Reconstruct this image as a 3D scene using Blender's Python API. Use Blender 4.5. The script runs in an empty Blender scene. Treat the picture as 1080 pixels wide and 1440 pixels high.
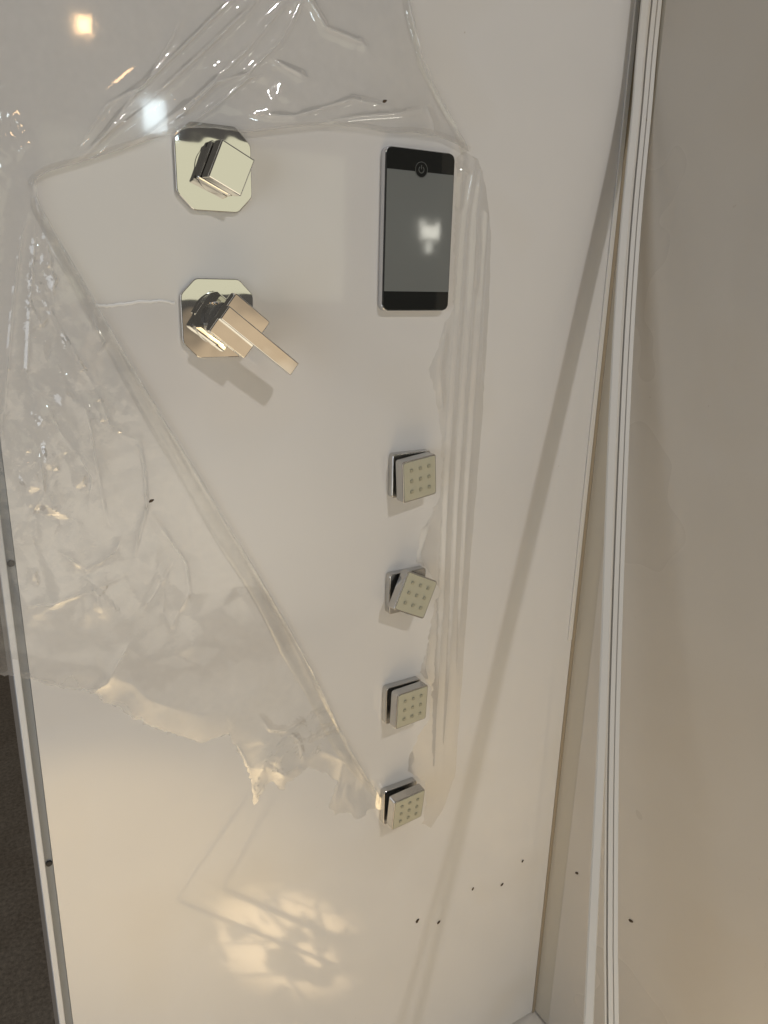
import bpy, bmesh, math, random
import numpy as np
from mathutils import Vector, Matrix, Euler
from mathutils.geometry import delaunay_2d_cdt

random.seed(7); rng = np.random.default_rng(11)
scene = bpy.context.scene
col = scene.collection

# ------------------------------------------------------------------ camera
# wall plane y = 0, x to the right, z up, metres; the pixel constants are the photo's vanishing points
F = 1082.0; EYE = np.array([0.0, -0.737, 1.30])
_d = np.array([450-540, -(4220-720), -F]); _d /= np.linalg.norm(_d)
_up = -_d; _u = 2400-540
_X = np.array([_u, -(_up[0]*_u - _up[2]*F)/_up[1], -F]); _X /= np.linalg.norm(_X)
_Y = np.cross(_up, _X)
RW = np.array([_X, _Y, _up])
cam_data = bpy.data.cameras.new('camera'); cam = bpy.data.objects.new('camera', cam_data); col.objects.link(cam)
cam_data.sensor_fit = 'VERTICAL'; cam_data.sensor_height = 36.0; cam_data.lens = F/1440*36
cam_data.clip_start = 0.02; cam_data.clip_end = 60
cam.matrix_world = Matrix(((*RW[0], EYE[0]), (*RW[1], EYE[1]), (*RW[2], EYE[2]), (0, 0, 0, 1)))
scene.camera = cam

def at(px, py, p=0.0):
    """point of the wall (p metres in front of it) seen at a photo pixel"""
    r = RW @ np.array([px-540, -(py-720), -F]); t = (-p-EYE[1])/r[1]
    return EYE + t*r

# ------------------------------------------------------------------ light
world = bpy.data.worlds.new('World'); scene.world = world; world.use_nodes = True
world.node_tree.nodes['Background'].inputs[0].default_value = (1.0, 0.93, 0.84, 1)
world.node_tree.nodes['Background'].inputs[1].default_value = 0.075
scene.view_settings.view_transform = 'Standard'; scene.view_settings.look = 'None'
scene.view_settings.exposure = 0.18; scene.view_settings.gamma = 1.0
scene.view_settings.use_curve_mapping = False

def area(name, loc, target, sx, sy, power, color):
    l = bpy.data.lights.new(name, 'AREA'); l.shape = 'RECTANGLE'; l.size = sx; l.size_y = sy
    l.energy = power; l.color = color
    o = bpy.data.objects.new(name, l); col.objects.link(o); o.location = loc
    o.rotation_euler = (Vector(target)-Vector(loc)).to_track_quat('-Z', 'Y').to_euler()
    return o
def soften(o):
    """a soft area light: brightest in the middle, fading to its borders"""
    l = o.data; l.use_nodes = True; t = l.node_tree; N = t.nodes; K = t.links
    g = N.new('ShaderNodeNewGeometry'); sx = N.new('ShaderNodeSeparateXYZ'); K.new(g.outputs['Parametric'], sx.inputs[0]); f = []
    for i in (0, 1):
        a = N.new('ShaderNodeMath'); a.operation = 'SUBTRACT'; a.inputs[0].default_value = 1.0; K.new(sx.outputs[i], a.inputs[1])
        b = N.new('ShaderNodeMath'); b.operation = 'MULTIPLY'; K.new(sx.outputs[i], b.inputs[0]); K.new(a.outputs[0], b.inputs[1]); f.append(b)
    c = N.new('ShaderNodeMath'); c.operation = 'MULTIPLY'; K.new(f[0].outputs[0], c.inputs[0]); K.new(f[1].outputs[0], c.inputs[1])
    d = N.new('ShaderNodeMath'); d.operation = 'MULTIPLY'; d.inputs[1].default_value = 36.0; K.new(c.outputs[0], d.inputs[0])
    K.new(d.outputs[0], N['Emission'].inputs['Strength'])
area('ceiling_lamp', (0.66, -1.75, 2.60), (0.45, -.3, 0.4), 0.08, 0.08, 9.2, (1.0, 0.965, 0.95))
soften(area('low_fill', (0.50, -1.75, 0.42), (0.50, 0, 0.42), 2.20, 1.00, 3.9, (1.0, 0.89, 0.70)))  # added fill, low behind the camera, to brighten the lower wall
soften(area('warm_tan_fill', (0.95, -1.74, 0.96), (0.95, 0, 0.96), 0.80, 0.40, 0.24, (1.0, 0.74, 0.46)))  # added tan glow for the lever's chrome to reflect
area('cream_fill', (0.80, -1.60, 1.43), (0.80, 0, 1.43), 0.90, 0.44, 0.72, (1.0, 0.97, 0.70))  # added fill panel, mirrored in the glossy wall and chrome plates
area('side_window', (-1.50, -1.00, 1.10), (0.1, 0, 0.8), 0.9, 1.2, 8.5, (0.84, 0.91, 1.0))
for bx_, bz_, bw, bh in ((1.575, 1.440, .080, .040), (1.540, 1.468, .018, .022), (1.606, 1.466, .016, .016), (1.568, 1.392, .020, .036)):
    area('bright_pane', (bx_, -1.60, bz_), (bx_, 0, bz_), bw, bh, 13*math.pi*bw*bh, (1.0, 0.97, 0.84))
area('cool_pane', (0.655, -1.59, 1.695), (0.2, 0, 1.42), 0.060, 0.085, 0.26, (0.78, 0.93, 1.0))
area('warm_bulb', (0.485, -1.58, 1.885), (0.15, 0, 1.48), 0.036, 0.036, 0.085, (1.0, 0.62, 0.30))
# patch of warm sun on the tray, broken up as by leaves
sp = bpy.data.lights.new('sun_patch', 'SPOT'); sp.energy = 2600; sp.color = (1.0, 0.76, 0.46)
sp.spot_size = math.radians(5); sp.spot_blend = 0.9; sp.shadow_soft_size = 0.004
spo = bpy.data.objects.new('sun_patch', sp); col.objects.link(spo); spo.location = (-0.75, -2.3, 2.3)
spo.rotation_euler = (Vector((0.47, -0.37, 0.06))-Vector(spo.location)).to_track_quat('-Z', 'Y').to_euler()
sb = bpy.data.lights.new('tray_bounce_fill', 'SPOT'); sb.energy = 1150; sb.color = (1.0, 0.76, 0.42)  # added wide spot; its bounce off the tray brightens the lower wall
sb.spot_size = math.radians(19); sb.spot_blend = 1.0; sb.shadow_soft_size = 0.05
sbo = bpy.data.objects.new('tray_bounce_fill', sb); col.objects.link(sbo); sbo.location = spo.location
sbo.rotation_euler = (Vector((0.18, -0.80, 0.06))-Vector(spo.location)).to_track_quat('-Z', 'Y').to_euler()
sp.use_nodes = True
nt = sp.node_tree; em = nt.nodes['Emission']
tc = nt.nodes.new('ShaderNodeTexCoord'); vo = nt.nodes.new('ShaderNodeTexVoronoi'); vo.feature = 'DISTANCE_TO_EDGE'
vo.inputs['Scale'].default_value = 42
rp = nt.nodes.new('ShaderNodeValToRGB'); rp.color_ramp.elements[0].position = 0.02; rp.color_ramp.elements[1].position = 0.06
rp.color_ramp.elements[0].color = (.1, .1, .1, 1)
no = nt.nodes.new('ShaderNodeTexNoise'); no.inputs['Scale'].default_value = 48; no.inputs['Detail'].default_value = 3
r2_ = nt.nodes.new('ShaderNodeValToRGB'); r2_.color_ramp.elements[0].position = 0.47; r2_.color_ramp.elements[1].position = 0.50
ml = nt.nodes.new('ShaderNodeMath'); ml.operation = 'MULTIPLY'
nt.links.new(tc.outputs['Normal'], no.inputs['Vector']); nt.links.new(no.outputs[0], r2_.inputs[0])
mpg = nt.nodes.new('ShaderNodeMapping'); mpg.inputs['Rotation'].default_value = (.3, .5, .6); mpg.inputs['Scale'].default_value = (1.0, .7, 1.0)
nt.links.new(tc.outputs['Normal'], mpg.inputs[0]); nt.links.new(mpg.outputs[0], vo.inputs['Vector']); nt.links.new(vo.outputs['Distance'], rp.inputs[0])
nt.links.new(rp.outputs[0], ml.inputs[0]); nt.links.new(r2_.outputs[0], ml.inputs[1]); nt.links.new(ml.outputs[0], em.inputs['Strength'])

# ------------------------------------------------------------------ materials
def nodes(m):
    m.use_nodes = True; n = m.node_tree.nodes; return n, m.node_tree.links, n['Principled BSDF']
def principled(name, color, rough=0.4, metal=0.0, coat=0.0, spec=0.5, ior=1.5):
    m = bpy.data.materials.new(name); n, l, b = nodes(m)
    b.inputs['Base Color'].default_value = (*color, 1); b.inputs['Roughness'].default_value = rough
    b.inputs['Metallic'].default_value = metal; b.inputs['Coat Weight'].default_value = coat
    b.inputs['Coat Roughness'].default_value = 0.03; b.inputs['Specular IOR Level'].default_value = spec
    b.inputs['IOR'].default_value = ior
    return m
def noise(n, l, scale, detail=4, rough=0.5, obj=True, stretch=(1, 1, 1)):
    t = n.new('ShaderNodeTexCoord'); mp = n.new('ShaderNodeMapping'); x = n.new('ShaderNodeTexNoise')
    mp.inputs['Scale'].default_value = stretch
    x.inputs['Scale'].default_value = scale; x.inputs['Detail'].default_value = detail; x.inputs['Roughness'].default_value = rough
    l.new(t.outputs['Object'], mp.inputs[0]); l.new(mp.outputs[0], x.inputs['Vector']); return x
def ramp(n, l, src, stops):
    r = n.new('ShaderNodeValToRGB'); e = r.color_ramp.elements
    e[0].position, e[0].color = stops[0][0], (*stops[0][1], 1); e[1].position, e[1].color = stops[-1][0], (*stops[-1][1], 1)
    for p, c in stops[1:-1]:
        q = e.new(p); q.color = (*c, 1)
    l.new(src, r.inputs[0]); return r
def bump(n, l, b, src, strength, dist):
    k = n.new('ShaderNodeBump'); k.inputs['Strength'].default_value = strength; k.inputs['Distance'].default_value = dist
    l.new(src, k.inputs['Height']); l.new(k.outputs[0], b.inputs['Normal']); return k

def acrylic(name, base, grime, rough=0.06, coat=0.6):
    m = principled(name, base, rough, coat=coat); n, l, b = nodes(m)
    big = noise(n, l, 4.5, 2, .5)
    sp_ = noise(n, l, 95, 3, .6)
    r1 = ramp(n, l, big.outputs[0], [(.30, tuple(c*.97 for c in base)), (.55, base), (.78, tuple(c*g for c, g in zip(base, grime)))])
    r2 = ramp(n, l, sp_.outputs[0], [(.735, (1, 1, 1)), (.79, (.72, .66, .58))])
    mx = n.new('ShaderNodeMix'); mx.data_type = 'RGBA'; mx.blend_type = 'MULTIPLY'; mx.inputs[0].default_value = 0.8
    l.new(r1.outputs[0], mx.inputs['A']); l.new(r2.outputs[0], mx.inputs['B']); l.new(mx.outputs['Result'], b.inputs['Base Color'])
    rr = n.new('ShaderNodeMapRange'); rr.inputs['To Min'].default_value = rough*.7; rr.inputs['To Max'].default_value = rough*1.8
    l.new(big.outputs[0], rr.inputs[0]); l.new(rr.outputs[0], b.inputs['Roughness'])
    wv = noise(n, l, 3.0, 1, .4, stretch=(1.6, 1, .45)); bump(n, l, b, wv.outputs[0], 0.35, 0.006)
    return m
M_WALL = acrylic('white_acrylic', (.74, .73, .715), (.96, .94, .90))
M_SIDE = acrylic('white_acrylic_shaded', (.60, .56, .50), (.97, .95, .92), rough=.24, coat=.25)  # same white acrylic, its dimmer light put into the base colour
M_TRAY = acrylic('tray_acrylic', (.74, .70, .64), (.93, .89, .82), rough=.25, coat=.3)
M_FLANGE = principled('white_extrusion', (.74, .75, .76), .3)
M_PVC = acrylic('ivory_trim_plastic', (.72, .70, .66), (.95, .92, .86), rough=.28, coat=.2)
M_GREY = principled('grey_seal_rubber', (.26, .275, .29), .5)
M_BACK = principled('panel_back_and_shaded_side', (.40, .35, .30), .6)
M_OCHRE = principled('yellowed_joint_sealant', (.37, .31, .225), .55)
M_YELL = principled('yellowed_flange', (.58, .53, .44), .35)
M_NECK = principled('olive_rubber', (.13, .13, .11), .45)
M_DARK = principled('dark_rubber', (.02, .02, .02), .6)

def chrome(name, color, rough):
    m = principled(name, color, rough, metal=1.0); n, l, b = nodes(m)
    s = noise(n, l, 260, 3, .6); rr = n.new('ShaderNodeMapRange')
    rr.inputs['From Min'].default_value = .45; rr.inputs['From Max'].default_value = .8
    rr.inputs['To Min'].default_value = rough; rr.inputs['To Max'].default_value = rough*1.15
    l.new(s.outputs[0], rr.inputs[0]); l.new(rr.outputs[0], b.inputs['Roughness'])
    w = noise(n, l, 30, 1, .4); bump(n, l, b, w.outputs[0], 0.30, 0.002)
    return m
M_CHROME = chrome('polished_chrome', (.80, .79, .76), .035)
M_STEEL = chrome('satin_chrome', (.58, .57, .555), .24)
M_SILVER = principled('silver_plastic', (.62, .62, .64), .22, metal=.85)
M_PAD = principled('olive_silicone_pad', (.50, .485, .375), .42)
M_NOZ = principled('olive_nozzle_rubber', (.37, .355, .265), .5)
M_GLASS = principled('black_glass', (.012, .013, .012), .05, coat=.5)
M_LCD = principled('grey_display', (.165, .178, .176), .30, coat=1.0)
M_LCD.node_tree.nodes['Principled BSDF'].inputs['Coat Roughness'].default_value = .06
M_ICON = principled('icon_grey', (.085, .092, .09), .3)
M_SPECK = principled('dirt', (.085, .058, .035), .8)
M_REFLECTION = principled('white_painted_reflection', (.85, .85, .84), .3)

def concrete():
    m = principled('dark_concrete', (.10, .085, .07), .85); n, l, b = nodes(m)
    a = noise(n, l, 6, 8, .65); c = noise(n, l, 120, 4, .7)
    r = ramp(n, l, a.outputs[0], [(.3, (.36, .285, .21)), (.7, (.50, .42, .33))])
    r2 = ramp(n, l, c.outputs[0], [(.35, (.6, .6, .6)), (.6, (1, 1, 1)), (.75, (1.3, 1.28, 1.2))])
    mx = n.new('ShaderNodeMix'); mx.data_type = 'RGBA'; mx.blend_type = 'MULTIPLY'; mx.inputs[0].default_value = 1
    l.new(r.outputs[0], mx.inputs['A']); l.new(r2.outputs[0], mx.inputs['B']); l.new(mx.outputs['Result'], b.inputs['Base Color'])
    bump(n, l, b, c.outputs[0], .4, .004); return m
M_CONC = concrete()

def film(name, haze, hazecol, gloss_gain=1.35, bumpd=0.0012):
    m = bpy.data.materials.new(name); m.use_nodes = True; n = m.node_tree.nodes; l = m.node_tree.links
    n.remove(n['Principled BSDF']); out = n['Material Output']
    tr = n.new('ShaderNodeBsdfTransparent'); tr.inputs[0].default_value = (.996, .995, .992, 1)
    gl = n.new('ShaderNodeBsdfGlossy'); gl.inputs['Roughness'].default_value = .045; gl.inputs[0].default_value = (1, 1, 1, 1)
    df = n.new('ShaderNodeBsdfDiffuse'); df.inputs[0].default_value = (*hazecol, 1)
    tl = n.new('ShaderNodeBsdfTranslucent'); tl.inputs[0].default_value = (*hazecol, 1)
    hz = n.new('ShaderNodeMixShader'); hz.inputs[0].default_value = .5; l.new(df.outputs[0], hz.inputs[1]); l.new(tl.outputs[0], hz.inputs[2])
    cl = noise(n, l, 22, 5, .6)
    mr = n.new('ShaderNodeMapRange'); mr.inputs['From Min'].default_value = .35; mr.inputs['From Max'].default_value = .75
    mr.inputs['To Min'].default_value = haze*.4; mr.inputs['To Max'].default_value = haze*1.8
    l.new(cl.outputs[0], mr.inputs[0])
    at_ = n.new('ShaderNodeAttribute'); at_.attribute_name = 'crease'          # whitening painted along creases for reflected streaks; also milky edges and tear
    ma = n.new('ShaderNodeMath'); ma.operation = 'MULTIPLY_ADD'; ma.inputs[1].default_value = .22; ma.use_clamp = True
    l.new(at_.outputs['Fac'], ma.inputs[0]); l.new(mr.outputs[0], ma.inputs[2])
    m1 = n.new('ShaderNodeMixShader'); l.new(ma.outputs[0], m1.inputs[0]); l.new(tr.outputs[0], m1.inputs[1]); l.new(hz.outputs[0], m1.inputs[2])
    fr = n.new('ShaderNodeFresnel'); fr.inputs[0].default_value = 1.5
    mu = n.new('ShaderNodeMath'); mu.operation = 'MULTIPLY'; mu.use_clamp = True; mu.inputs[1].default_value = gloss_gain
    l.new(fr.outputs[0], mu.inputs[0])
    mn = n.new('ShaderNodeMath'); mn.operation = 'MINIMUM'; mn.inputs[1].default_value = .36; l.new(mu.outputs[0], mn.inputs[0])
    m2 = n.new('ShaderNodeMixShader'); l.new(mn.outputs[0], m2.inputs[0]); l.new(m1.outputs[0], m2.inputs[1]); l.new(gl.outputs[0], m2.inputs[2])
    w = noise(n, l, 70, 3, .55)
    k = n.new('ShaderNodeBump'); k.inputs['Strength'].default_value = .03; k.inputs['Distance'].default_value = bumpd
    l.new(w.outputs[0], k.inputs['Height'])
    for s in (gl, fr): l.new(k.outputs[0], s.inputs['Normal'])
    l.new(m2.outputs[0], out.inputs['Surface']); return m
M_FILM = film('clear_protective_film', .115, (.93, .92, .90))
M_FILM3 = film('thin_protective_film', .035, (.88, .86, .82))
M_FILM2 = film('doubled_protective_film', .08, (.86, .84, .80))

# ------------------------------------------------------------------ helpers
def tag(o, label, cat=None, group=None, kind=None):
    if label: o['label'] = label
    if cat: o['category'] = cat
    if group: o['group'] = group
    if kind: o['kind'] = kind
    return o
def mesh_obj(name, bm, mat, parent=None, smooth=False):
    me = bpy.data.meshes.new(name); bmesh.ops.recalc_face_normals(bm, faces=bm.faces); bm.to_mesh(me); bm.free()
    me.materials.append(mat)
    if smooth:
        for p in me.polygons: p.use_smooth = True
    o = bpy.data.objects.new(name, me); col.objects.link(o)
    if parent: o.parent = parent
    return o
def empty(name, loc, rot=(0, 0, 0)):
    o = bpy.data.objects.new(name, None); o.empty_display_size = .02; col.objects.link(o)
    o.location = loc; o.rotation_euler = rot; return o
def box(bm, lo, hi, bev=0.0, seg=2, mat=None):
    r = bmesh.ops.create_cube(bm, size=1.0); vs = r['verts']
    for v in vs:
        v.co = Vector([(lo[i]+hi[i])/2 + v.co[i]*(hi[i]-lo[i]) for i in range(3)])
    if bev:
        es = list({e for v in vs for e in v.link_edges})
        r2 = bmesh.ops.bevel(bm, geom=es, offset=bev, segments=seg, profile=.5, affect='EDGES')
        vs = list({v for f in r2['faces'] for v in f.verts} | {v for v in vs if v.is_valid})
    if mat is not None:
        for v in vs: v.co = mat @ v.co
    return vs
def prism(bm, outline, z0, z1, bev=0.0, seg=2, mat=None):
    """outline extruded along local z, its front rim bevelled"""
    b = [bm.verts.new((x, y, z0)) for x, y in outline]; t = [bm.verts.new((x, y, z1)) for x, y in outline]
    k = len(b); bm.faces.new(b[::-1]); ft = bm.faces.new(t)
    for i in range(k): bm.faces.new((b[i], b[(i+1) % k], t[(i+1) % k], t[i]))
    vs = set(b+t)
    if bev:
        r = bmesh.ops.bevel(bm, geom=list(ft.edges), offset=bev, segments=seg, profile=.5, affect='EDGES')
        vs = {v for v in vs if v.is_valid} | {v for f in r['faces'] for v in f.verts}
    if mat is not None:
        for v in vs: v.co = mat @ v.co
def rrect(x0, y0, x1, y1, r, seg=6):
    pts = []
    for cx, cy, a0 in ((x1-r, y1-r, 0), (x0+r, y1-r, 90), (x0+r, y0+r, 180), (x1-r, y0+r, 270)):
        for i in range(seg+1):
            a = math.radians(a0+90*i/seg); pts.append((cx+r*math.cos(a), cy+r*math.sin(a)))
    return pts
def disc(bm, cx, cy, r, z0, z1, k=32, bev=0, mat=None):
    prism(bm, [(cx+r*math.cos(2*math.pi*i/k), cy+r*math.sin(2*math.pi*i/k)) for i in range(k)], z0, z1, bev, 2, mat)
ONWALL = (math.pi/2, 0, 0)     # local x right, y up, z out of the wall

# ------------------------------------------------------------------ setting
CX = 0.786; TRAY = 0.062
bm = bmesh.new(); box(bm, (-4, -4, -.05), (4, 4, 0)); tag(mesh_obj('ground', bm, M_CONC), None, kind='structure')

wp = empty('shower_wall_panel', (0.4, 0, TRAY))
tag(wp, 'glossy white acrylic shower wall panel carrying the controls and jets', 'wall panel')
def rel(parent, o):
    o.parent = parent; o.matrix_parent_inverse = Matrix.Translation(parent.location).inverted(); return o
def wpart(name, lo, hi, mat, parent, bev=0.0):
    bm = bmesh.new(); box(bm, lo, hi, bev); return rel(parent, mesh_obj(name, bm, mat))
wpart('panel_face', (.0562, 0, TRAY+.004), (CX-.0035, .012, 2.02), M_WALL, wp)
wpart('edge_flange', (.0424, -.0015, TRAY), (.0484, .0118, 2.02), M_FLANGE, wp, .0008)
wpart('edge_return', (.0428, .0120, TRAY), (.0470, .0900, 2.02), M_BACK, wp)  # taupe colour carries the shade on this side face
wpart('back_board', (.0472, .0840, TRAY), (CX+.01, .0900, 2.02), M_BACK, wp)
wpart('seal_strip', (.0486, .0015, TRAY), (.0560, .02, 2.02), M_GREY, wp)
for px, py in ((67, 1214), (8, 793)):
    c = at(px, py, -.0015); bm = bmesh.new()
    disc(bm, 0, 0, .0032, 0, .0022, 16, .0006, Matrix.Translation((.0523, c[1], c[2])) @ Euler(ONWALL).to_matrix().to_4x4())
    rel(wp, mesh_obj('screw_head', bm, M_DARK))

wpart('corner_bead', (CX-.0125, -.0028, .79), (CX-.0050, -.0002, 2.02), M_PVC, wp, .001)
sw = empty('side_wall_panel', (CX, -.25, TRAY))
tag(sw, 'plain white side panel meeting the control panel in the corner', 'wall panel')
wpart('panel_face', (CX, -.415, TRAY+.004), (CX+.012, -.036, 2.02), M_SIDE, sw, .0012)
wpart('corner_flange', (CX+.003, -.036, TRAY+.004), (CX+.012, -.001, 2.02), M_YELL, sw)
wpart('corner_sealant', (CX-.0030, -.0008, TRAY+.001), (CX+.0028, .002, 2.02), M_OCHRE, sw)
bm = bmesh.new(); box(bm, (-.30, -1.35, .004), (CX+.012, .012, TRAY), .004, 2)
tag(mesh_obj('shower_tray', bm, M_TRAY), 'white acrylic shower tray under the corner of the two panels', 'shower tray')

# ------------------------------------------------------------------ controls
def octagon(w, h, c):
    a, b = w/2, h/2
    return [(a-c, b), (-a+c, b), (-a, b-c), (-a, -b+c), (-a+c, -b), (a-c, -b), (a, -b+c), (a, b-c)][::1]
def round_poly(pts, rad, k=4):
    out = []; n = len(pts)
    for i in range(n):
        a, b, c = (np.array(pts[j % n]) for j in (i-1, i, i+1)); p = b+(a-b)/np.linalg.norm(a-b)*rad; q = b+(c-b)/np.linalg.norm(c-b)*rad
        for j in range(k+1):
            t = j/k; out.append(tuple((1-t)**2*p+2*t*(1-t)*b+t*t*q))
    return out
def escutcheon(parent):
    bm = bmesh.new(); prism(bm, round_poly(octagon(.0715, .0735, .0145), .0030, 2), 0.0004, .0052, .0008, 2)
    return mesh_obj('escutcheon', bm, M_CHROME, parent)
def RZ(deg): return Matrix.Rotation(math.radians(deg), 4, 'Z')
def TT(x, y, z): return Matrix.Translation((x, y, z))

kn = empty('diverter_control', (.2577, 0, 1.388), ONWALL)
tag(kn, 'chrome diverter knob with a plain cube handle on a chamfered plate', 'control knob')
es = escutcheon(kn)
bm = bmesh.new(); disc(bm, .002, -.001, .0205, .0053, .0066, 40, .0006); mesh_obj('plate_ring', bm, M_CHROME, kn)
A = TT(.004, -.0005, 0) @ RZ(-24)
bm = bmesh.new(); prism(bm, rrect(-.0175, -.0175, .0175, .0175, .002, 3), .0067, .0138, .0008, 2, A); mesh_obj('knob_base', bm, M_CHROME, kn)
bm = bmesh.new(); disc(bm, 0, 0, .012, .0139, .0158, 24, 0, A); mesh_obj('knob_neck', bm, M_DARK, kn)
bm = bmesh.new(); box(bm, (-.0172, -.0172, .0159), (.0172, .0172, .0315), .0013, 3, TT(.0046, 0, 0) @ Euler((math.radians(3), math.radians(4), 0)).to_matrix().to_4x4() @ RZ(-24))
mesh_obj('knob_cap', bm, M_CHROME, kn)

mx_ = empty('mixer_lever', (.2563, 0, 1.2554), ONWALL)
tag(mx_, 'chrome mixer control with a long flat lever pointing down to the right', 'mixer lever')
escutcheon(mx_)
bm = bmesh.new(); disc(bm, 0, 0, .025, .0053, .0085, 48, .0012); mesh_obj('plate_ring', bm, M_CHROME, mx_)
bm = bmesh.new(); disc(bm, .001, -.001, .0165, .0086, .019, 40, .001); mesh_obj('stem', bm, M_STEEL, mx_)
B = TT(.0083, -.0046, .03) @ Matrix.Rotation(math.radians(2.2), 4, 'X') @ TT(0, 0, -.03) @ RZ(-38)
# handle block: square front, sides drawn in towards the stem
bm = bmesh.new()
prof = [(.0180, .0190), (.0190, .0215), (.0202, .0250), (.0212, .0290), (.0215, .0335), (.0215, .0405)]
rings = [[bm.verts.new(B @ Vector((x, y, z))) for x, y in rrect(-s, -s, s, s, .0018, 2)] for s, z in prof]
for a, b in zip(rings, rings[1:]):
    k = len(a)
    for i in range(k): bm.faces.new((a[i], a[(i+1) % k], b[(i+1) % k], b[i]))
bm.faces.new(rings[0][::-1]); top = bm.faces.new(rings[-1])
bmesh.ops.bevel(bm, geom=list(top.edges), offset=.0011, segments=2, profile=.5, affect='EDGES')
mesh_obj('handle_block', bm, M_CHROME, mx_)
bm = bmesh.new(); box(bm, (-.0220, -.0072, .0380), (.0665, .0072, .0478), .0010, 3, B); mesh_obj('lever_blade', bm, M_CHROME, mx_)

# ------------------------------------------------------------------ display
dc = empty('control_display', (.479, 0, 1.3432), ONWALL)
tag(dc, 'dark glass touch display with a power symbol, framed in silver', 'display')
hw, hh = .0422, .0799
bm = bmesh.new(); prism(bm, rrect(-hw-.0008, -hh-.0008, hw+.0004, hh+.0008, .0065), 0.0004, .0085, .0012, 3); mesh_obj('frame', bm, M_SILVER, dc)
bm = bmesh.new(); prism(bm, rrect(-hw, -hh, hw, hh, .006), .0086, .0102, .0006, 2); gl_ = mesh_obj('glass_face', bm, M_GLASS, dc)
bm = bmesh.new(); prism(bm, [(-hw+.0006, -hh+.0195), (hw-.0006, -hh+.0195), (hw-.0006, hh-.0205), (-hw+.0006, hh-.0205)], .01025, .01045); mesh_obj('screen_area', bm, M_LCD, gl_)
pc = (0.0, hh-.0185)
bm = bmesh.new(); disc(bm, pc[0], pc[1], .0078, .01050, .01070, 40); mesh_obj('power_button', bm, M_GLASS, gl_)
def arc(bm, c, r0, r1, a0, a1, z, k=40):
    pr = None
    for i in range(k+1):
        a = math.radians(a0+(a1-a0)*i/k)
        q = [bm.verts.new((c[0]+r*math.cos(a), c[1]+r*math.sin(a), zz)) for r, zz in ((r0, z), (r1, z), (r1, z+.00015), (r0, z+.00015))]
        if pr:
            for j in range(4): bm.faces.new((pr[j], pr[(j+1) % 4], q[(j+1) % 4], q[j]))
        pr = q
bm = bmesh.new(); arc(bm, pc, .0071, .0078, 0, 360, .01072)
mesh_obj('button_ring', bm, M_ICON, gl_)
bm = bmesh.new(); arc(bm, pc, .0027, .0036, 125, 415, .01072); box(bm, (pc[0]-.0005, pc[1]+.0006, .01072), (pc[0]+.0005, pc[1]+.0046, .01087))
mesh_obj('power_symbol', bm, M_ICON, gl_)

# ------------------------------------------------------------------ body jets
def jet(x, z, hx, hz, hp, ea, eb, eg, label, basez=0):
    t = tag(empty('body_jet', (x, 0, z), ONWALL), label, 'shower jet', 'square body jets in a column on the control panel')
    h = .0262
    bm = bmesh.new(); prism(bm, rrect(-h, -h, h, h, .004, 4), .0004, .0095, .0011, 3, RZ(basez)); mesh_obj('base', bm, M_STEEL, t)
    H = TT(hx-x, hz-z, hp) @ Euler([math.radians(a) for a in (ea, eb, eg)], 'ZYX').to_matrix().to_4x4()
    H = TT(hx-x, hz-z, hp) @ Matrix.Rotation(math.radians(ea), 4, 'X') @ Matrix.Rotation(math.radians(eb), 4, 'Y') @ RZ(eg)
    bm = bmesh.new(); disc(bm, 0, 0, .014, .0096, hp-.012, 28, 0, None); mesh_obj('neck', bm, M_NECK, t)
    s = .0247
    bm = bmesh.new(); prism(bm, rrect(-s, -s, s, s, .0032, 4), -.0125, -.0002, .0010, 3, H); hd = mesh_obj('head', bm, M_STEEL, t)
    s2 = s-.0017
    bm = bmesh.new(); prism(bm, rrect(-s2, -s2, s2, s2, .0022, 3), -.0001, .0005, .0003, 1, H); pad = mesh_obj('face_pad', bm, M_PAD, hd)
    for i in (-1, 0, 1):
        for j in (-1, 0, 1):
            bm = bmesh.new()
            prism(bm, rrect(i*.0128-.0019, j*.0128-.0019, i*.0128+.0019, j*.0128+.0019, .0007, 2),   .00055, .0024, .0006, 1, H)
            mesh_obj('nozzle', bm, M_NOZ, hd)
    return t
jet(.4812, 1.0776, .4819, 1.0762, .0262, 1.5, 5.5, 5.2, 'square chrome body jet directly below the dark display')
jet(.4816, .9300, .4824, .9311, .0275, -5, 3, -27, 'square chrome body jet with its head twisted diagonally', 0)
jet(.4812, .7766, .4839, .7768, .0262, 1.0, 5.0, -1.0, 'square chrome body jet between the twisted jet and the film tip')
jet(.4822, .6225, .4839, .6230, .0275, 8.0, 3.0, 1.2, 'square chrome body jet touched by the tip of the folded film')

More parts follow.
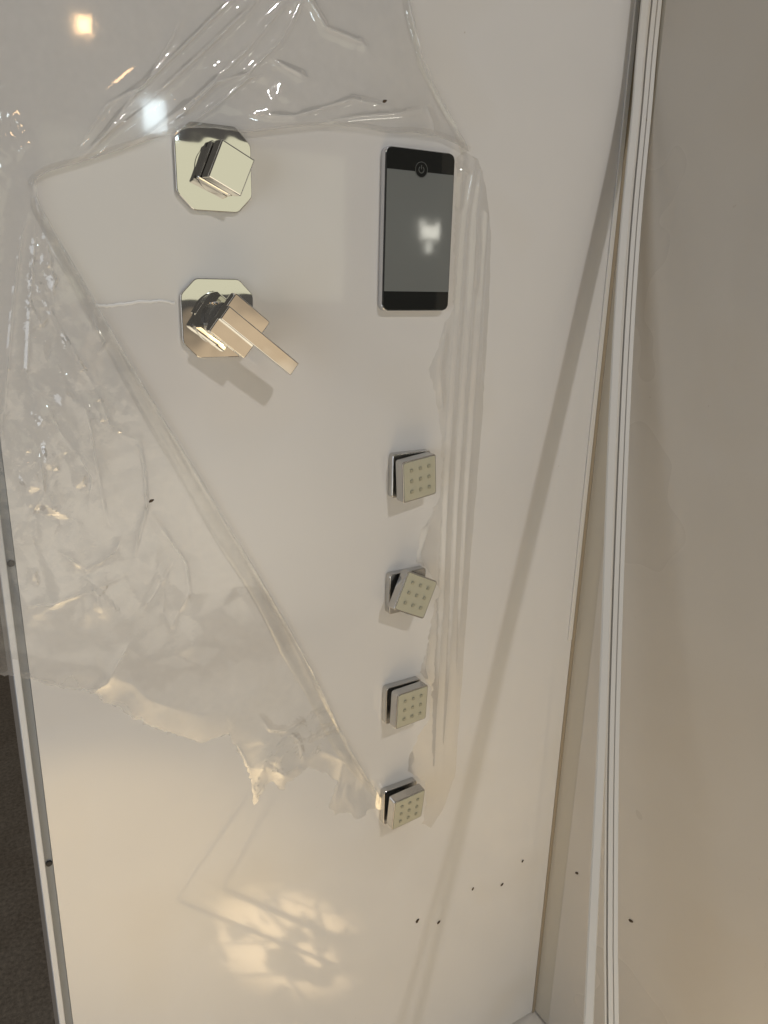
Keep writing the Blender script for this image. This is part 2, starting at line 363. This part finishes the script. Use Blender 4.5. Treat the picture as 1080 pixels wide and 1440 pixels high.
# ------------------------------------------------------------------ leaning trim strips
def spline(pts, k=60):
    P = np.array(pts, float); n = len(P); out = []
    Q = np.vstack([2*P[0]-P[1], P, 2*P[-1]-P[-2]])
    for i in range(n-1):
        for j in range(k//(n-1)):
            t = j/(k//(n-1)); a, b, c, d = Q[i:i+4]
            out.append(.5*((2*b)+(-a+c)*t+(2*a-5*b+4*c-d)*t*t+(-a+3*b-3*c+d)*t**3))
    out.append(P[-1]); return np.array(out)
def strip(path, profile, face, label):
    """profile (across, out) swept along the path; 'face' is the direction its grooved side looks"""
    pts = spline(path); bm = bmesh.new(); prev = None; k = len(profile)
    for i, p in enumerate(pts):
        tn = pts[min(i+1, len(pts)-1)]-pts[max(i-1, 0)]; tn /= np.linalg.norm(tn)
        o = np.array(face, float); o -= tn*(o @ tn); o /= np.linalg.norm(o); a = np.cross(tn, o)
        r = [bm.verts.new(p+a*u+o*v) for u, v in profile]
        if prev:
            for j in range(k): bm.faces.new((prev[j], prev[(j+1) % k], r[(j+1) % k], r[j]))
        else: bm.faces.new(r)
        prev = r
    bm.faces.new(prev[::-1])
    o = mesh_obj('trim_strip', bm, M_PVC)
    return tag(o, label, 'trim strip', 'loose white trim strips leaning in the corner')
mm = .001
PROF2 = [(x*mm, y*mm) for x, y in [(-7, 0), (7, 0), (7, 6), (5.2, 6), (5.2, 2.5), (3.4, 2.5), (3.4, 7), (-1.4, 7), (-1.4, 5), (-2.6, 5), (-2.6, 7.0), (-7, 7.0)]]
PROF1 = [(x*mm, y*mm) for x, y in [(-4.5, 0), (4.8, 0), (4.8, 5), (3.8, 6), (-3.5, 6), (-4.5, 5)]]
VIEW = (-.62, -.78, .12)
def path(pix, depths):
    """points at the given distance from the wall seen at the given photo pixels, from the top down to the tray"""
    p = [at(x, y, d) for (x, y), d in zip(pix, depths)]
    p = [(p[0][0], p[0][1], 1.93)]+p
    a, b = np.array(p[-2]), np.array(p[-1]); k = (b[2]-.066)/(a[2]-b[2]); p.append(b+(b-a)*k); return p
DEPTHS = (.020, .030, .063, .122, .226, .305, .341)
strip(path([(921, 0), (906, 160), (889, 350), (875, 600), (861, 1000), (858, 1300), (859, 1440)], DEPTHS), PROF2, VIEW,
      'wide grooved white trim strip leaning in the corner with its foot out')
strip(path([(907, 0), (893, 160), (875, 350), (861, 600), (847, 1000), (833, 1300), (827, 1440)], [d-.004 for d in DEPTHS]), PROF1, VIEW,
      'narrow plain white trim strip splaying away from the wide grooved one')

# ------------------------------------------------------------------ protective film
pf = empty('protective_film', tuple(at(45, 258)))
tag(pf, 'crumpled clear protective film half peeled off the white control panel', 'film')

def dist_poly(P, line):
    """distance of points to a polyline and the relative position along it"""
    L = np.array(line, float); best = np.full(len(P), 1e9); pos = np.zeros(len(P))
    seg = np.linalg.norm(np.diff(L, axis=0), axis=1); tot = seg.sum(); acc = 0
    for a, b, s in zip(L[:-1], L[1:], seg):
        t = np.clip(((P-a) @ (b-a))/(s*s), 0, 1); d = np.linalg.norm(P-(a+t[:, None]*(b-a)), axis=1)
        m = d < best; best[m] = d[m]; pos[m] = (acc+t[m]*s)/tot; acc += s
    return best, pos
def inside(P, poly):
    poly = np.array(poly); r = np.zeros(len(P), bool); j = len(poly)-1
    for i in range(len(poly)):
        a, b = poly[i], poly[j]
        c = ((a[1] > P[:, 1]) != (b[1] > P[:, 1]))
        with np.errstate(divide='ignore', invalid='ignore'):
            r ^= c & (P[:, 0] < (b[0]-a[0])*(P[:, 1]-a[1])/(b[1]-a[1]+1e-12)+a[0])
        j = i
    return r
def crumple(P, lam, seed, n=7):
    g = np.random.default_rng(seed); h = np.zeros(len(P))
    wx = np.zeros((len(P), 2))
    for _ in range(4):
        k = g.normal(size=2)/lam*1.6; wx += np.outer(np.sin(P @ k+g.uniform(0, 6.28)), g.normal(size=2))*lam*.22
    Q = P+wx
    for i in range(n):
        a = g.uniform(0, math.pi); d = np.array([math.cos(a), math.sin(a)]); f = g.uniform(.6, 1.6)
        x = (Q @ d)/(lam*f)+g.uniform(0, 1); tri = 2*np.abs(x-np.floor(x+.5))
        m = .5+.5*np.sin(P @ (g.normal(size=2)/lam*.8)+g.uniform(0, 6.28)); h += tri*m*f
    return h/n
def facets(P, sp, seed, sd, stretch=1.0, ang=0.0):
    """piecewise planar crumple: random heights on a random triangulation"""
    g = np.random.default_rng(seed); ca, sa = math.cos(ang), math.sin(ang)
    Q = np.stack([(P[:, 0]*ca+P[:, 1]*sa)/stretch, -P[:, 0]*sa+P[:, 1]*ca], 1)
    lo, hi = Q.min(0)-2*sp, Q.max(0)+2*sp; nx, ny = ((hi-lo)/sp).astype(int)+1
    C = np.array([(lo[0]+(i+g.uniform(-.45, .45))*sp, lo[1]+(j+g.uniform(-.45, .45))*sp) for i in range(nx) for j in range(ny)])
    z = np.abs(g.normal(size=len(C)))*sd
    V, E, T, oi, *_ = delaunay_2d_cdt([Vector(c) for c in C], [], [], 0, 1e-6)
    V = np.array([(v.x, v.y) for v in V]); z = np.array([z[o[0]] for o in oi])
    h = np.zeros(len(P)); order = np.argsort(Q[:, 0]); xs = Q[order, 0]
    for t in T:
        a, b, c = V[list(t)]; k0, k1 = np.searchsorted(xs, min(a[0], b[0], c[0])), np.searchsorted(xs, max(a[0], b[0], c[0]))
        ix = order[k0:k1]; q = Q[ix]; ix = ix[(q[:, 1] >= min(a[1], b[1], c[1])) & (q[:, 1] <= max(a[1], b[1], c[1]))]
        if not len(ix): continue
        q = Q[ix]; d = (b[1]-c[1])*(a[0]-c[0])+(c[0]-b[0])*(a[1]-c[1])
        u = ((b[1]-c[1])*(q[:, 0]-c[0])+(c[0]-b[0])*(q[:, 1]-c[1]))/d; v = ((c[1]-a[1])*(q[:, 0]-c[0])+(a[0]-c[0])*(q[:, 1]-c[1]))/d
        m = (u >= -1e-6) & (v >= -1e-6) & (u+v <= 1+1e-6); h[ix[m]] = (u*z[t[0]]+v*z[t[1]]+(1-u-v)*z[t[2]])[m]
    return h
def rough_line(pts, step, amp, seed):
    g = np.random.default_rng(seed); out = []
    for a, b in zip(pts[:-1], pts[1:]):
        a, b = np.array(a, float), np.array(b, float); k = max(1, int(np.linalg.norm(b-a)/step))
        for i in range(k): out.append(a+(b-a)*i/k+(g.normal(size=2)*amp if i else 0))
    out.append(np.array(pts[-1], float)); return [tuple(p) for p in out]
def mask(P, c, r, pw=2.0):
    d = np.sqrt(((P[:, 0]-c[0])/r[0])**2+((P[:, 1]-c[1])/r[1])**2); return np.exp(-d**pw)
def sheet(name, poly, spacing, ridges, height, mat):
    poly = [p for p in poly]; P0 = np.array(poly)
    xs = np.arange(P0[:, 0].min(), P0[:, 0].max(), spacing); ys = np.arange(P0[:, 1].min(), P0[:, 1].max(), spacing*.87)
    G = np.array([(x+(spacing/2 if i % 2 else 0), y) for i, y in enumerate(ys) for x in xs]); G += rng.normal(size=G.shape)*spacing*.16
    extra = []
    for line, amp, w, *_ in ridges:
        q = rough_line(line, 3.0, 0, 1)
        for a, b in zip(q[:-1], q[1:]):
            d = np.array(b)-np.array(a); nn = np.array([-d[1], d[0]])/(np.linalg.norm(d)+1e-9)
            for off in (0, 1.6, -1.6, 4.2, -4.2): extra.append(np.array(a)+nn*off)
    for line, *_ in ridges:
        dr, _ = dist_poly(G, line); G = G[dr > 5.4]
    G = np.vstack([G, np.array(extra)])
    G = G[inside(G, poly)]; db, _ = dist_poly(G, poly+[poly[0]]); G = G[db > 1.2]
    verts = [Vector(p) for p in poly]+[Vector(p) for p in G]
    ed = [(i, (i+1) % len(poly)) for i in range(len(poly))]
    V, E, Fc, *_ = delaunay_2d_cdt(verts, ed, [], 1, 1e-4)
    V = np.array([(v.x, v.y) for v in V])
    h = height(V); cr = np.zeros(len(V))
    for line, amp, w, *o in ridges:
        d, t = dist_poly(V, line); tp = np.clip(np.minimum(t, 1-t)*5, 0.15, 1) if not o else np.clip((1-t)*4, 0.1, 1)
        am = .62*amp*np.where(V[:, 1] > 985, .16, np.where(V[:, 1] > 520, .55, np.where(V[:, 1] < 240, 1.3, 1.0))) if name == 'loose_sheet' else .62*amp
        h += am*np.exp(-(np.sqrt(d*d+1.4)-1.18)/(w*.72))*tp; cr += .8*np.exp(-d/2.6)*tp
    h = np.maximum(h, .25)*mm
    W = np.array([at(x, y) for x, y in V]); W[:, 1] -= h
    me = bpy.data.meshes.new(name); me.from_pydata([tuple(w) for w in W-np.array(pf.location)], [], [tuple(f) for f in Fc]); me.update()
    for p in me.polygons:      # crisp folds where the film is crumpled, smooth bends elsewhere
        c = V[list(Fc[p.index])].mean(0); p.use_smooth = not (name == 'loose_sheet' and ((c[1] > 300 and c[0] < 280 and c[1] < 930) or c[1] > 985))
    de, _ = dist_poly(V, poly+[poly[0]]); cr += (.95 if name == 'loose_sheet' else .0)*np.exp(-de/2.2)
    if name == 'loose_sheet':      # milky, stretched film along the tear
        dt, _ = dist_poly(V, torn); cr += np.exp(-dt/26)*facets(V, 16, 61, .8)
    k = me.attributes.new('crease', 'FLOAT', 'POINT'); k.data.foreach_set('value', np.clip(cr, 0, 1).astype(np.float32))
    me.materials.append(mat); o = bpy.data.objects.new(name, me); col.objects.link(o); o.parent = pf; return o

top_edge = [(655, 214), (640, 205), (615, 194), (580, 188), (540, 187), (500, 180), (455, 177), (400, 181), (345, 187), (300, 181), (262, 181), (240, 189), (205, 199), (160, 214), (110, 230), (70, 241), (50, 252), (46, 262)]
diag = [(50, 276), (58, 296), (80, 333), (110, 385), (150, 455), (200, 541), (250, 622), (300, 704), (350, 788), (400, 873), (440, 948), (480, 1030), (510, 1085), (540, 1128)]
torn = [(543, 1137), (520, 1136), (507, 1150), (490, 1142), (470, 1146), (462, 1130), (474, 1100), (458, 1085), (432, 1078), (415, 1092), (395, 1110), (384, 1098), (372, 1104), (357, 1132), (352, 1098), (338, 1060), (320, 1032), (300, 1038), (282, 1044), (255, 1034), (225, 1026), (190, 1012), (168, 992), (146, 988), (132, 974), (108, 969), (84, 966), (60, 960), (30, 952), (-70, 938)]
left_edge = [(-70, 938), (-70, -90)]
right_edge = [(-70, -90), (566, -90), (573, 0), (582, 42), (592, 86), (606, 118), (628, 160), (648, 196), (655, 214)]
outline = rough_line(top_edge, 9, .5, 2)[:-1]+rough_line(diag, 14, .3, 3)[:-1]+rough_line(torn, 4, 1.4, 4)[:-1]+rough_line(left_edge, 15, 0, 5)[:-1]+rough_line(right_edge, 9, .4, 6)[:-1]

R1 = [  # creases: (polyline in the film, lift mm, width px)
    ([(62, 246), (115, 218), (160, 178), (215, 135), (280, 76), (350, 10), (390, -40)], 5.0, 9),
    ([(90, 234), (150, 147), (200, 120), (235, 65), (262, 10)], 3.0, 6),
    ([(120, 222), (190, 130), (242, 80), (318, 5), (350, -40)], 4.5, 7),
    ([(130, 224), (205, 190), (270, 140), (345, 70), (420, -20)], 4.0, 9),
    ([(200, 198), (265, 152), (300, 118), (345, 105), (390, 60), (440, -30)], 3.4, 7),
    ([(250, 184), (300, 150), (345, 112), (372, 104)], 3.0, 5),
    ([(340, 162), (410, 165), (490, 141), (545, 150)], 3.2, 6),
    ([(380, 84), (405, 98), (432, 112)], 2.6, 5),
    ([(430, 176), (500, 165), (560, 160), (600, 152)], 2.2, 7),
    ([(420, -20), (455, 40), (505, 60), (522, 78)], 2.4, 9),
    ([(566, -40), (575, 20), (592, 86), (614, 130), (650, 198)], 3.6, 5),
    ([(596, 150), (604, 172), (606, 190)], 1.5, 5),
    ([(46, 262), (30, 330), (18, 420), (6, 560), (0, 640)], 3.5, 9),
    ([(52, 280), (44, 370), (40, 430), (36, 520), (45, 548), (68, 556)], 3.4, 6),
    ([(57, 300), (66, 352), (74, 395), (70, 440)], 3.0, 6),
    ([(40, 380), (70, 440), (110, 510), (135, 548)], 4.6, 6),
    ([(70, 440), (56, 455), (38, 425)], 3.0, 5),
    ([(128, 430), (135, 462), (146, 480), (134, 500)], 2.0, 4),
    ([(135, 548), (150, 590), (160, 610)], 3.0, 5),
    ([(160, 605), (195, 620), (202, 660), (206, 710), (180, 800)], 3.6, 5),
    ([(110, 545), (125, 600), (135, 660), (150, 735), (170, 748)], 3.0, 7),
    ([(60, 560), (85, 610), (110, 640), (128, 672), (120, 720)], 3.2, 7),
    ([(40, 655), (55, 640), (60, 690), (35, 735)], 3.2, 5),
    ([(75, 770), (100, 785), (120, 800), (160, 775), (172, 745)], 3.2, 5),
    ([(30, 850), (75, 846), (120, 830), (180, 806)], 2.6, 6),
    ([(120, 800), (135, 840), (142, 862)], 2.0, 4),
    ([(206, 712), (260, 790), (264, 830), (240, 880), (228, 860), (232, 800)], 2.4, 6),
    ([(200, 860), (240, 790)], 1.8, 5),
    ([(182, 900), (150, 960), (130, 972)], 2.2, 6),
    ([(360, 1000), (378, 1024), (402, 1026), (430, 1008)], 4.0, 5),
    ([(402, 1026), (420, 1040), (428, 1075)], 2.6, 5),
    ([(428, 1075), (400, 1090), (380, 1080)], 2.6, 5),
    ([(428, 1070), (450, 1055), (480, 1068), (470, 1130)], 2.6, 6),
    ([(330, 1040), (350, 1080), (357, 1125)], 2.0, 6),
    ([(490, 1095), (485, 1120), (500, 1140)], 2.0, 5),
]
def h1(V):
    h = np.full(len(V), 1.6)
    h += 1.6*crumple(V, 70, 21, 4)*mask(V, (90, 620), (150, 330), 4)
    mL = mask(V, (55, 640), (85, 120), 4)+.7*mask(V, (85, 430), (80, 130), 4)+.6*mask(V, (100, 790), (110, 90), 4)
    h += facets(V, 30, 51, 4.0, 1.8, 1.1)*np.clip(mL+.5*mask(V, (230, 850), (120, 120), 4), 0, 1)
    h += facets(V, 14, 52, 1.25, 1.5, 1.2)*mL+facets(V, 9, 54, 1.7)*(mask(V, (50, 650), (34, 45), 4)+.8*mask(V, (62, 385), (26, 50), 4)+.15*mask(V, (15, 215), (22, 60), 4)+.6*mask(V, (150, 580), (40, 40), 4))
    h += facets(V, 22, 53, 2.2)*(.2*mask(V, (430, 1085), (110, 55), 4)+.5*mask(V, (330, 140), (150, 50), 4)+.3*mask(V, (15, 230), (35, 100), 4))
    h += 3.2*crumple(V, 120, 23)*mask(V, (410, 60), (240, 170), 4)
    h += 1.5*crumple(V, 90, 25)*mask(V, (300, 900), (250, 170), 4)
    # the sheet bellies out towards the free edge on the left and along the top opening
    h += 9*np.clip((30-V[:, 0])/100, 0, 1)**1.5*mask(V, (0, 330), (400, 330), 4)
    d, _ = dist_poly(V, top_edge); h += 4.5*np.exp(-d/40)
    d, _ = dist_poly(V, diag); h += 3.0*np.exp(-d/30)
    mk = .96*mask(V, (110, 40), (135, 115), 4); h = h*(1-mk)+1.6*mk
    d, _ = dist_poly(V, torn); h *= .55+.45*np.clip(d/35, 0, 1)
    return h
sheet('loose_sheet', outline, 3.6, R1, h1, M_FILM)

# rolled, doubled edges
CS = [(1.0, 3.6), (.9, 6.2), (.72, 6.9), (.5, 7.2), (.3, 9.0), (.16, 10.4), (.06, 10.2), (.0, 8.4), (.02, 6.6), (.10, 5.0), (.25, 4.2)]
def roll(name, line, k, width, lift, side, jit):
    dg = spline([(x, y, 0) for x, y in line], k)[:, :2]; bm = bmesh.new(); prev = None
    for i, p in enumerate(dg):
        t = i/(len(dg)-1); a = dg[max(i-1, 0)]; b = dg[min(i+1, len(dg)-1)]; d = (b-a)/np.linalg.norm(b-a); nn = np.array([-d[1], d[0]])*side
        w = width(t); row = []
        for c, (u, hgt) in enumerate(CS):
            q = p+nn*(u*w+jit*math.sin(i*.35+c)+(1.9*jit*math.sin(i*.13) if u == 1 else 0)); W = at(q[0], q[1])
            W[1] -= (hgt*lift(t)+.4*jit*math.sin(i*.21+c*1.3))*mm; row.append(bm.verts.new(W-np.array(pf.location)))
        if prev:
            for c in range(len(row)-1): bm.faces.new((prev[c], prev[c+1], row[c+1], row[c]))
        prev = row
    return mesh_obj(name, bm, M_FILM2, pf, True)
roll('folded_edge', diag, 140, lambda t: (7+27*math.sin(math.pi*min(1, t*1.02))**.8*(.35+.65*t))*(1+.06*math.sin(11*t)+.04*math.sin(37*t)),
     lambda t: .36*(1+.5*math.sin(math.pi*t))*(.35+.65*math.sin(math.pi*min(1, max(.05, t)))), 1, .8)
roll('rolled_hem', top_edge[::-1], 160, lambda t: 7+2.5*math.sin(9*t), lambda t: .55+.15*math.sin(14*t), -1, .35)
roll('rolled_hem', [(570, -60)]+right_edge[2:], 90, lambda t: 7+2*math.sin(7*t), lambda t: .32+.1*math.sin(11*t), 1, .3)

# torn border with long pleats on the right of the opening
lb = [(655, 213), (641, 222), (640, 300), (637, 380), (636, 436), (625, 452), (617, 486), (602, 520), (612, 556), (620, 610), (622, 660), (617, 700), (604, 728), (590, 748), (584, 790), (600, 800), (618, 830), (606, 870), (600, 905), (590, 945), (606, 968), (604, 1010), (590, 1030), (576, 1060), (573, 1084), (598, 1098), (600, 1130), (592, 1158), (606, 1164)]
rb = [(606, 1164), (622, 1140), (640, 1090), (650, 950), (662, 780), (677, 600), (688, 420), (690, 325), (683, 262), (672, 224), (655, 213)]
R2 = [([(668, 222), (655, 300), (651, 345), (646, 420), (636, 560), (628, 700), (622, 860), (614, 1000), (610, 1120)], 2.7, 2.6, 1),
      ([(676, 238), (668, 300), (662, 420), (652, 560), (643, 700), (636, 860), (628, 1000), (620, 1110)], 2.7, 2.6, 1),
      ([(684, 300), (682, 340), (676, 420), (664, 580), (655, 720), (646, 880), (638, 1030)], 2.7, 2.6, 1),
      ([(668, 310), (671, 350), (668, 420)], 2.6, 4),
      ([(650, 225), (646, 270), (645, 300)], 2.4, 4), ([(640, 246), (652, 240), (660, 246)], 1.8, 4),
      ([(628, 455), (618, 520), (622, 580)], 1.8, 4), ([(604, 735), (590, 780), (600, 800)], 1.8, 4), ([(606, 870), (598, 940), (606, 960)], 1.8, 4)]
def h2(V):
    h = .6+.7*crumple(V, 26, 31)*mask(V, (600, 700), (45, 600), 4)+.5*crumple(V, 70, 32); d, _ = dist_poly(V, rb); return h*(.4+.6*np.clip(d/10, 0, 1))
sheet('pleated_border', rough_line(lb, 5, 1.0, 8)[:-1]+rough_line(rb, 9, .4, 9)[:-1], 4.2, R2, h2, M_FILM3)

# ------------------------------------------------------------------ small things
pts = [(134, 429), (150, 431), (166, 428), (180, 427), (196, 424), (212, 425), (228, 423), (246, 426)]  # wavy reflection in the glossy panel, modelled as a raised white ribbon
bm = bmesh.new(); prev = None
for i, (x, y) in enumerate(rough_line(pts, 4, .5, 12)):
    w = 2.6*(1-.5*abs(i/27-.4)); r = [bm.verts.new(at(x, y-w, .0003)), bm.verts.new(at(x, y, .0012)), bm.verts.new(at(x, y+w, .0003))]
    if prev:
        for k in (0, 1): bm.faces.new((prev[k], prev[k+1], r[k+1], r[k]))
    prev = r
tag(mesh_obj('reflection_ribbon', bm, M_REFLECTION, None, True), 'thin wavy white ribbon modelling a reflection left of the mixer lever', 'painted reflection')

def speck(p, n, r, label, group, rot):
    bm = bmesh.new(); bmesh.ops.create_icosphere(bm, subdivisions=2, radius=1)
    for v in bm.verts: v.co = Vector((v.co.x*r*1.5, v.co.y*r*.8, v.co.z*r*.55))*(1+.25*math.sin(v.co.x*5+v.co.y*7+r*9e3))
    o = mesh_obj('dirt_speck', bm, M_SPECK, None, True); o.location = p
    o.rotation_euler = (Vector(n).to_track_quat('Z', 'Y') @ Euler((0, 0, rot)).to_quaternion()).to_euler()
    tag(o, label, 'speck', group)
for x, y, r in ((587, 1295, 2.3), (617, 1297, 2.0), (665, 1250, 1.7), (706, 1244, 1.9), (735, 1211, 1.6)):
    speck(at(x, y, .0008), (0, -1, 0), r*mm, 'tiny dark dirt speck on the control panel below the lowest jet', 'dirt specks on the lower control panel', random.uniform(.6, 1.2))
def side(px, py):
    r = RW @ np.array([px-540, -(py-720), -F]); return EYE+r*(CX-.0008-EYE[0])/r[0]
speck(side(811, 1228), (-1, 0, 0), .0022, 'tiny dark dirt speck on the side panel between corner and trim strips', None, .5)
speck(side(887, 1295), (-1, 0, 0), .0026, 'dark dirt speck on the open side panel beyond the trim strips', None, .5)
for x, y, l in ((213, 704, 'dark speck caught on the loose film beside its folded edge'), (541, 142, 'dark speck on the film above the display')):
    speck(at(x, y, .0105), (0, -1, 0), .0017, l, None, .4)
